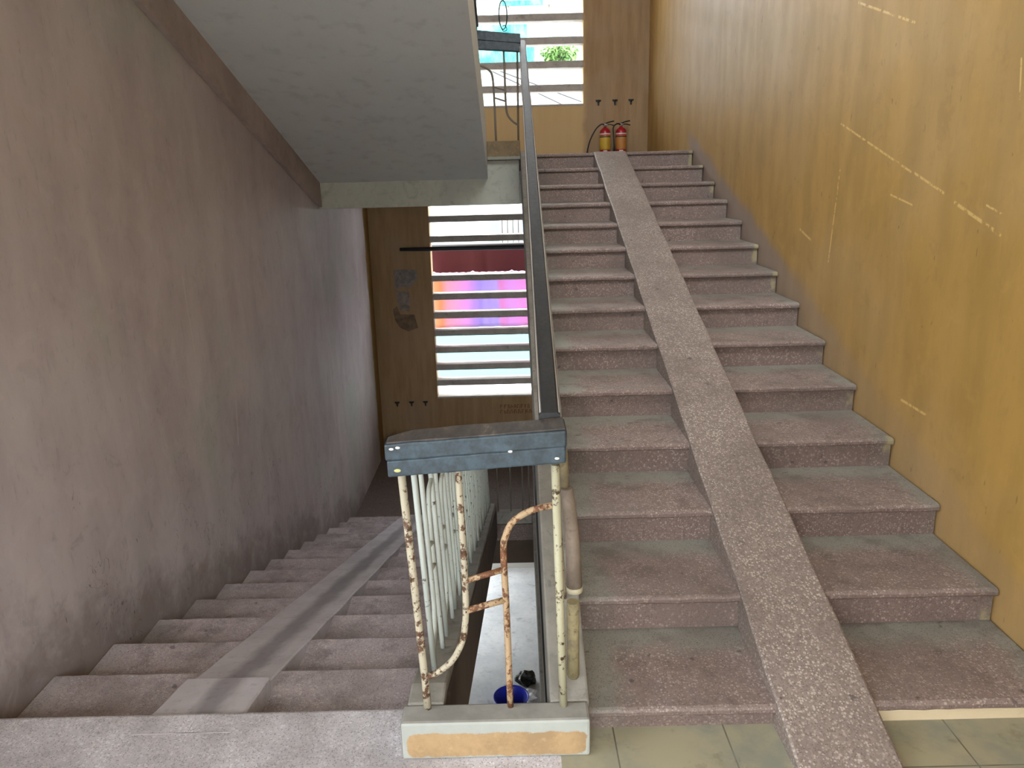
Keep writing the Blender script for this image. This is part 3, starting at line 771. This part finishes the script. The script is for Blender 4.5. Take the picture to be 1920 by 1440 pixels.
extinguisher(1.470, 10.56, 'red fire extinguisher with orange label, nearer the corner with the ochre wall', M['ext_label_o'],
             [(0, 0.02, .405), (-.06, -.03, .415), (-.11, -.05, .37), (-.105, -.05, .25), (-.10, -.05, .13)], [(-.10, -.05, .135), (-.10, -.05, .06)], 1)

# ------------------------------------------------------------------ small things on the back wall
M['iron_black'] = plain('blackened_iron', (36, 34, 34), 0.6)
def bracket(x, z, label, group):
    e = thing('wall_bracket', (x, YB, z), label, 'bracket', group)
    bm = B()
    v = [(-.036, .034), (.036, .034), (.033, .016), (.012, .006), (.009, -.036), (-.009, -.036), (-.012, .006), (-.033, .016)]
    f0 = [bm.verts.new((x + a, YB - .001, z + b)) for a, b in v]; f1 = [bm.verts.new((x + a, YB - .014, z + b)) for a, b in v]
    bm.faces.new(f0); bm.faces.new(list(reversed(f1)))
    for k in range(8): bm.faces.new((f0[k], f0[(k + 1) % 8], f1[(k + 1) % 8], f1[k]))
    link('plate', bm, M['iron_black'], e)
    bm = B(); tube(bm, [(x, YB - .010, z + .012), (x, YB - .05, z + .010), (x, YB - .058, z + .030)], .006, 8); link('hook', bm, M['iron_black'], e)
for x, lab in ((1.199, 'small black wall bracket above the extinguishers, closest to the window'), (1.418, 'small black wall bracket above the extinguishers, middle one of its row'), (1.630, 'small black wall bracket above the extinguishers, closest to the corner')):
    bracket(x, 2.742, lab, 'wall brackets above the extinguishers')
for x, lab in ((-1.726, 'small dark wall bracket under the torn paper, closest to the mauve wall'), (-1.516, 'small dark wall bracket under the torn paper, middle one of its row'), (-1.313, 'small dark wall bracket under the torn paper, closest to the louvred window')):
    bracket(x, -1.345, lab, 'wall brackets beside the lower window')
def paper(name, outline, label, col):
    bm = B()
    f0 = [bm.verts.new((x, YB - .0008, z)) for x, z in outline]; f1 = [bm.verts.new((x, YB - .0035, z)) for x, z in outline]
    bm.faces.new(f0); bm.faces.new(list(reversed(f1)))
    n = len(outline)
    for k in range(n): bm.faces.new((f0[k], f0[(k + 1) % n], f1[(k + 1) % n], f1[k]))
    g = G(name + '_paper')
    c = g.mix(g.step(g.noise(g.pos, 16, 5, 0.7), .35, .65), col, tuple(int(v * .82) for v in col))
    g.out(c, 0.9, 0.2)
    return tag(link(name, bm, g.m), label, 'paper', 'old papers left of the lower window')
paper('torn_poster', [(-1.66, .60), (-1.50, .612), (-1.335, .596), (-1.33, .47), (-1.41, .40), (-1.40, .36), (-1.56, .37), (-1.655, .33), (-1.645, .46)], 'faded grey torn paper left of the lower window, topmost scrap', (142, 136, 132))
paper('torn_poster', [(-1.64, .315), (-1.46, .30), (-1.45, .13), (-1.47, .02), (-1.60, .03), (-1.63, .16)], 'pale torn paper scrap left of the lower window, in the middle', (148, 138, 132))
paper('torn_poster', [(-1.70, .05), (-1.64, .10), (-1.60, -.02), (-1.40, -.03), (-1.36, -.22), (-1.50, -.27), (-1.62, -.21), (-1.68, -.10)], 'brown peeled paper remnant left of the lower window, lowest scrap', (128, 110, 92))
# stencilled advertisement, too worn to read: separate worn strokes on one flat patch
def stencil():
    e = B()
    rnd = random.Random(5)
    for row, z0, h in ((0, -1.395, .062), (1, -1.475, .060)):
        x = -.225
        while x < .215:
            w = rnd.choice((.030, .040, .046))
            box(e, x, x + .010, YB - .0025, YB - .0005, z0 - h, z0)
            if rnd.random() < .8: box(e, x, x + w * .8, YB - .0025, YB - .0005, z0 - .010, z0)
            if rnd.random() < .6: box(e, x, x + w * .7, YB - .0025, YB - .0005, z0 - h * .55, z0 - h * .42)
            if rnd.random() < .6: box(e, x + w * .7, x + w * .7 + .009, YB - .0025, YB - .0005, z0 - h, z0 - h * .3)
            x += w + .012
    g = G('faded_red_stencil')
    g.out(g.mix(g.step(g.noise(g.pos, 30, 4, .7), .4, .6), (104, 58, 44), (132, 98, 62)), 0.9, 0.2)
    tag(link('painted_stencil', e, g.m), 'faded red stencil marks under the lower window', 'stencil')
stencil()
# wire loop caught on an upper slat
bm = B()
tube(bm, curve([(-.035 + .052 * math.sin(a), YB - .012, 3.835 + .17 * math.cos(a)) for a in [i * math.pi / 8 for i in range(17)]], 3), .0075, 6)
tube(bm, curve([(-.06, YB - .014, 3.68), (-.03, YB - .016, 3.64), (.01, YB - .014, 3.66), (-.01, YB - .012, 3.71), (-.045, YB - .014, 3.70)], 4), .006, 6)
tag(link('wire_loop', bm, plain('green_wire', (40, 66, 66), 0.5)), 'thin wire loop hanging on the upper louvre slats', 'wire')
# dark pole end poking in through the gap of the missing slat
bm = B(); tube(bm, [(-1.545, YB - .035, .890), (-1.10, YB - .030, .886), (0.60, YB + .015, .875), (0.99, YB + .045, .872)], .022, 10, .043)
tag(link('dark_pole', bm, plain('blue_black_pole', (34, 38, 48), 0.5)), 'dark pole lying across the lower window in the gap of a missing slat', 'pole')

# ------------------------------------------------------------------ at the bottom of the well
bm = B(); lathe(bm, [(.13, 0), (.15, .01), (.19, .14), (.20, .16), (.205, .165), (.198, .168), (.185, .15), (.145, .02), (.02, .018)], (-.13, 7.53, ZG), 32)
tag(link('basin', bm, plain('blue_plastic', (34, 48, 170), 0.35)), 'round blue plastic basin on the pale floor down the well', 'basin')
bm = B(); bmesh.ops.create_icosphere(bm, subdivisions=3, radius=0.12)
rnd = random.Random(2)
for v in bm.verts:
    s = 1 + .28 * math.sin(v.co.x * 40 + v.co.z * 23) * math.cos(v.co.y * 31) + rnd.uniform(-.07, .07)
    v.co = Vector((v.co.x * s * 1.0, v.co.y * s * .75, max(v.co.z * s * .7, -.075) + .075)) + Vector((.055, 7.98, ZG))
tag(link('plastic_bag', bm, plain('black_polythene', (22, 24, 20), 0.4)), 'crumpled black plastic bag on the pale floor down the well', 'bag')
bm = B(); bmesh.ops.create_icosphere(bm, subdivisions=3, radius=0.09)
for v in bm.verts:
    s = 1 + .25 * math.sin(v.co.x * 55) * math.cos(v.co.y * 47 + v.co.z * 30)
    v.co = Vector((v.co.x * s * .9, v.co.y * s, max(v.co.z * s * .5, -.04) + .04)) + Vector((.09, 7.72, ZG))
tag(link('plastic_bag', bm, plain('white_polythene', (220, 220, 222), 0.45)), 'small white plastic bag beside the blue basin down the well', 'bag')

# ------------------------------------------------------------------ outside
M['facade'] = cement('white_facade', (150, 151, 150), (144, 145, 146), 0.6, 0.9, None, 0.05)
M['glass'] = plain('window_dark', (96, 104, 110), 0.15, 0.6)
M['ground'] = cement('yard_concrete', (196, 200, 196), (184, 188, 186), 0.8, 0.9)
structure(boxes('ground', [(-40, 40, YB + 4.0, 70, ZG - .25, ZG - .01), (-40, 40, -40, -3.2, ZG - .25, ZG - .01), (-40, -5.0, -3.2, YB + 4.0, ZG - .25, ZG - .01), (5.0, 40, -3.2, YB + 4.0, ZG - .25, ZG - .01)], M['ground']), 'pale paved yard outside', 'ground')
bld = thing('apartment_building', (-4, 22, ZG), 'white building with balconies across the yard, seen through the lower window', 'building')
boxes('wall', [(-14, 14, 22, 23.4, ZG - .01, 3.8)], M['facade'], bld)
for x, w in ((-1.75, .55), (-.72, .45), (.25, 1.25), (2.6, .9)):
    f = boxes('window', [(x, x + w, 21.93, 22.05, -.25, .75)], M['facade'], bld)
    boxes('pane', [(x + .06, x + w - .06, 21.90, 21.94, -.18, .68)], M['glass'], f)
boxes('balcony_slab', [(-.3, 2.4, 21.1, 22, -.30, -.15)], M['facade'], bld)
bm = B()
for i in range(19): box(bm, -.25 + i * .145, -.22 + i * .145, 21.1, 21.13, -.15, .70)
box(bm, -.3, 2.45, 21.1, 21.14, .70, .76); box(bm, -.3, 2.45, 21.1, 21.14, .25, .29)
link('balcony_railing', bm, M['iron_black'], bld)
sb = thing('scaffolded_building', (-2, 24, 3.8), 'pale building wrapped in teal safety net, seen through the upper window', 'building')
boxes('wall', [(-14, 14, 24, 30, ZG, 7.4)], M['facade'], sb)
g = G('teal_net'); g.out(g.mix(g.step(g.noise(g.scaled(g.pos, (1, 1, .4)), 2.0, 5, .7), .35, .65), (20, 120, 124), (84, 168, 164)), 0.8, 0.2)
boxes('safety_net', [(-3.5, .80, 23.55, 23.60, 4.98, 5.42), (-3.5, .60, 23.55, 23.60, 5.62, 6.02), (-.15, 1.05, 23.55, 23.60, 6.45, 7.1)], g.m, sb)
g = G('teal_net_pale'); g.out(g.mix(g.step(g.noise(g.pos, 3.0, 5, .7), .35, .65), (104, 160, 158), (150, 176, 172)), 0.8, 0.2)
boxes('safety_net', [(.80, 2.6, 23.55, 23.60, 4.98, 5.42), (.60, 2.6, 23.55, 23.60, 5.62, 6.02), (1.05, 1.6, 23.5, 23.55, 6.45, 7.1)], g.m, sb)
for i in range(6): boxes('scaffold_pole', [(-3.4 + i * 1.15, -3.34 + i * 1.15, 23.65, 23.71, 3.8, 7.6)], M['bar_dark'], sb)
# a bushy tree top
tr = thing('tree', (1.35, 19.5, ZG), 'leafy green tree beside the teal net, seen through the upper window', 'tree')
bm = B(); tube(bm, [(1.35, 19.5, ZG), (1.4, 19.5, 1.5), (1.26, 19.5, 4.6)], .10, 10, .02); link('trunk', bm, plain('bark', (158, 156, 152), .9), tr)
bm = B(); rnd = random.Random(9)
for i in range(900):
    a = rnd.uniform(0, 2 * math.pi); u = rnd.uniform(-1, 1); q = rnd.random() ** .4
    c = Vector((1.24 + .46 * q * math.cos(a) * math.sqrt(1 - u * u), 19.5 + .46 * q * math.sin(a) * math.sqrt(1 - u * u), 4.62 + .22 * q * u + .10 * math.sin(a * 3)))
    d1 = Vector((rnd.uniform(-1, 1), rnd.uniform(-1, 1), rnd.uniform(-1, 1))).normalized(); d2 = d1.orthogonal()
    p = [c - d1 * .07, c + d2 * .03, c + d1 * .07, c - d2 * .03]
    bm.faces.new([bm.verts.new(x) for x in p])
link('foliage', bm, plain('leaf_green', (100, 138, 72), .6, .3, 0, .35), tr)
# overhead cables
for (z0, sl, y, lab) in ((3.385, -.475, 13.5, 'thin dark cable sloping past the upper window, lower and steeper one of the two'),
                         (3.470, -.380, 13.6, 'thin dark cable sloping past the upper window, upper one of the two')):
    xg = (ZG - .012 - z0) / sl                      # where it is anchored in the yard
    bm = B(); tube(bm, [(-5.0 + (xg + 5.0) * i / 24, y, z0 + sl * (-5.0 + (xg + 5.0) * i / 24)) for i in range(25)], .013, 6)
    tag(link('guy_cable', bm, plain('cable_grey', (70, 72, 76))), lab, 'cable', 'cables outside the upper window')
# coloured cloth on a frame outside the lower window
cl = thing('hanging_cloth', (0, 11.65, ZG), 'dark red frilled valance over a bright purple and pink cloth outside the lower window', 'cloth')
yc = 11.65
for x in (-1.42, 1.55): bar('support_post', [(x, yc, ZG), (x, yc, .86)], .025, M['iron_black'], cl)
bar('curtain_pole', [(-1.46, yc, .845), (1.6, yc, .845)], .030, M['iron_black'], cl)
def sheet(z0, z1, x0, x1, y, amp, fr, n=90, m=14):
    bm = B(); gr = []
    for j in range(m + 1):
        t = j / m; z = z1 + (z0 - z1) * t
        gr.append([bm.verts.new((x0 + (x1 - x0) * i / n, y + amp * (0.3 + t) * math.sin(fr * i / n * 2 * math.pi + 1.3 * math.sin(i * .21)) , z)) for i in range(n + 1)])
    for a, b in zip(gr, gr[1:]):
        for i in range(n):
            f = bm.faces.new((a[i], a[i + 1], b[i + 1], b[i])); f.smooth = True
    return bm
def cloth_mat(name, stops, thru):
    g = G(name)
    x = g.m2('ADD', g.xyz(g.pos)[0], g.m2('MULTIPLY', g.m2('SUBTRACT', g.noise(g.scaled(g.pos, (3, 1, .6)), 2.0, 3), .5), .10))
    c = g.ramp(g.m2('MULTIPLY_ADD', x, 1 / 2.8, .5), stops)
    g.out(c, .8, .2)
    tr_ = g.n('ShaderNodeBsdfTranslucent'); g.put(tr_.inputs['Color'], c)
    mx = g.n('ShaderNodeMixShader'); mx.inputs[0].default_value = thru
    g.t.links.new(g.b.outputs[0], mx.inputs[1]); g.t.links.new(tr_.outputs[0], mx.inputs[2])
    o = g.t.nodes['Material Output']; g.t.links.new(mx.outputs[0], o.inputs['Surface'])
    return g.m
def px(x): return (x / 2.8) + .5
def dim(c): return tuple(int(v * .78) for v in c)
st = [(px(-1.3), (255, 190, 150)), (px(-1.10), (255, 160, 110)), (px(-1.0), (255, 176, 200)), (px(-.72), (240, 166, 235)), (px(-.5), (190, 165, 245)), (px(-.25), (205, 180, 248)), (px(-.18), (240, 150, 215)), (px(-.05), (236, 170, 245)), (px(.4), (255, 160, 220))]
st = [(a, dim(tuple(int(v + (255 - v) * .25) for v in c))) for a, c in st]
sh = sheet(-.40, .46, -1.30, 1.45, yc + .04, .016, 8)
c1 = link('cloth', sh, cloth_mat('rainbow_cloth', st, .6), cl)
md = c1.modifiers.new('thickness', 'SOLIDIFY'); md.thickness = .003
c2 = link('valance', sheet(.425, .835, -1.30, 1.45, yc - .02, .012, 7), cloth_mat('maroon_velvet', [(0, (66, 26, 34)), (.3, (74, 32, 35)), (.7, (66, 25, 34)), (1, (58, 22, 36))], .02), cl)
md = c2.modifiers.new('thickness', 'SOLIDIFY'); md.thickness = .004
bm = B(); tube(bm, [(-1.28 + i * .0345, yc - .045, .435 + (.030 if i % 17 == 3 else .012 * abs(math.sin(i * 1.1)))) for i in range(80)], .012, 6)
link('lace_trim', bm, plain('lilac_lace', (226, 196, 232), .8), c2)
# pale tarpaulin on the yard below the cloth
g = G('pale_cyan_sheet'); g.out(g.mix(g.noise(g.pos, 1.2, 3), (38, 88, 96), (46, 94, 92)), .6, .3)
tp = boxes('yard_canopy', [(-5, 5, 11.95, 15.6, -1.29, -1.25)], g.m)
tag(tp, 'pale cyan canopy sheet below the coloured cloth outside the lower window', 'canopy')
cp = WORLD[tp.name]
for x in (-4.6, 4.6):
    for y in (12.2, 15.3):
        bm = B(); tube(bm, [(x, y, ZG - .01), (x, y, -1.27)], .04, 8); link('post', bm, M['bar_dark'], tp)

# ------------------------------------------------------------------ light, camera, view
w = bpy.data.worlds.new('overcast'); SC.world = w; w.use_nodes = True
bg = w.node_tree.nodes['Background']; bg.inputs[0].default_value = (0.94, 0.97, 1.0, 1)
# overcast sky: the zenith is about three times as bright as the horizon
wt = w.node_tree; tc = wt.nodes.new('ShaderNodeTexCoord'); sx = wt.nodes.new('ShaderNodeSeparateXYZ'); mr = wt.nodes.new('ShaderNodeMapRange')
wt.links.new(tc.outputs['Generated'], sx.inputs[0]); wt.links.new(sx.outputs[2], mr.inputs['Value'])
SKY = 18.0
mr.inputs['To Min'].default_value = SKY / 3; mr.inputs['To Max'].default_value = SKY
wt.links.new(mr.outputs['Result'], bg.inputs[1])
F_PX, PITCH, YAW, ROLL, HC = 1442.0, 0.263311, -0.0037925, 0.0258538, 1.825465
cy, sy, cp_, sp = math.cos(YAW), math.sin(YAW), math.cos(PITCH), math.sin(PITCH)
fwd = Vector((sy * cp_, cy * cp_, -sp)); right = Vector((cy, -sy, 0)); down = fwd.cross(right)
r2 = right * math.cos(ROLL) + down * math.sin(ROLL); d2 = -right * math.sin(ROLL) + down * math.cos(ROLL)
cam = bpy.data.cameras.new('camera'); co = bpy.data.objects.new('camera', cam); COL.objects.link(co)
cam.sensor_fit = 'HORIZONTAL'; cam.sensor_width = 36.0; cam.lens = F_PX / 1920 * 36; cam.clip_end = 300; cam.clip_start = 0.05
co.matrix_world = Matrix(((r2.x, -d2.x, -fwd.x, 0), (r2.y, -d2.y, -fwd.y, 0), (r2.z, -d2.z, -fwd.z, HC), (0, 0, 0, 1)))
SC.camera = co
SC.view_settings.view_transform = 'Standard'; SC.view_settings.look = 'None'; SC.view_settings.gamma = 1.0
SC.view_settings.use_curve_mapping = False
SC.view_settings.exposure = 0.55
SC.cycles.max_bounces = 16; SC.cycles.diffuse_bounces = 10
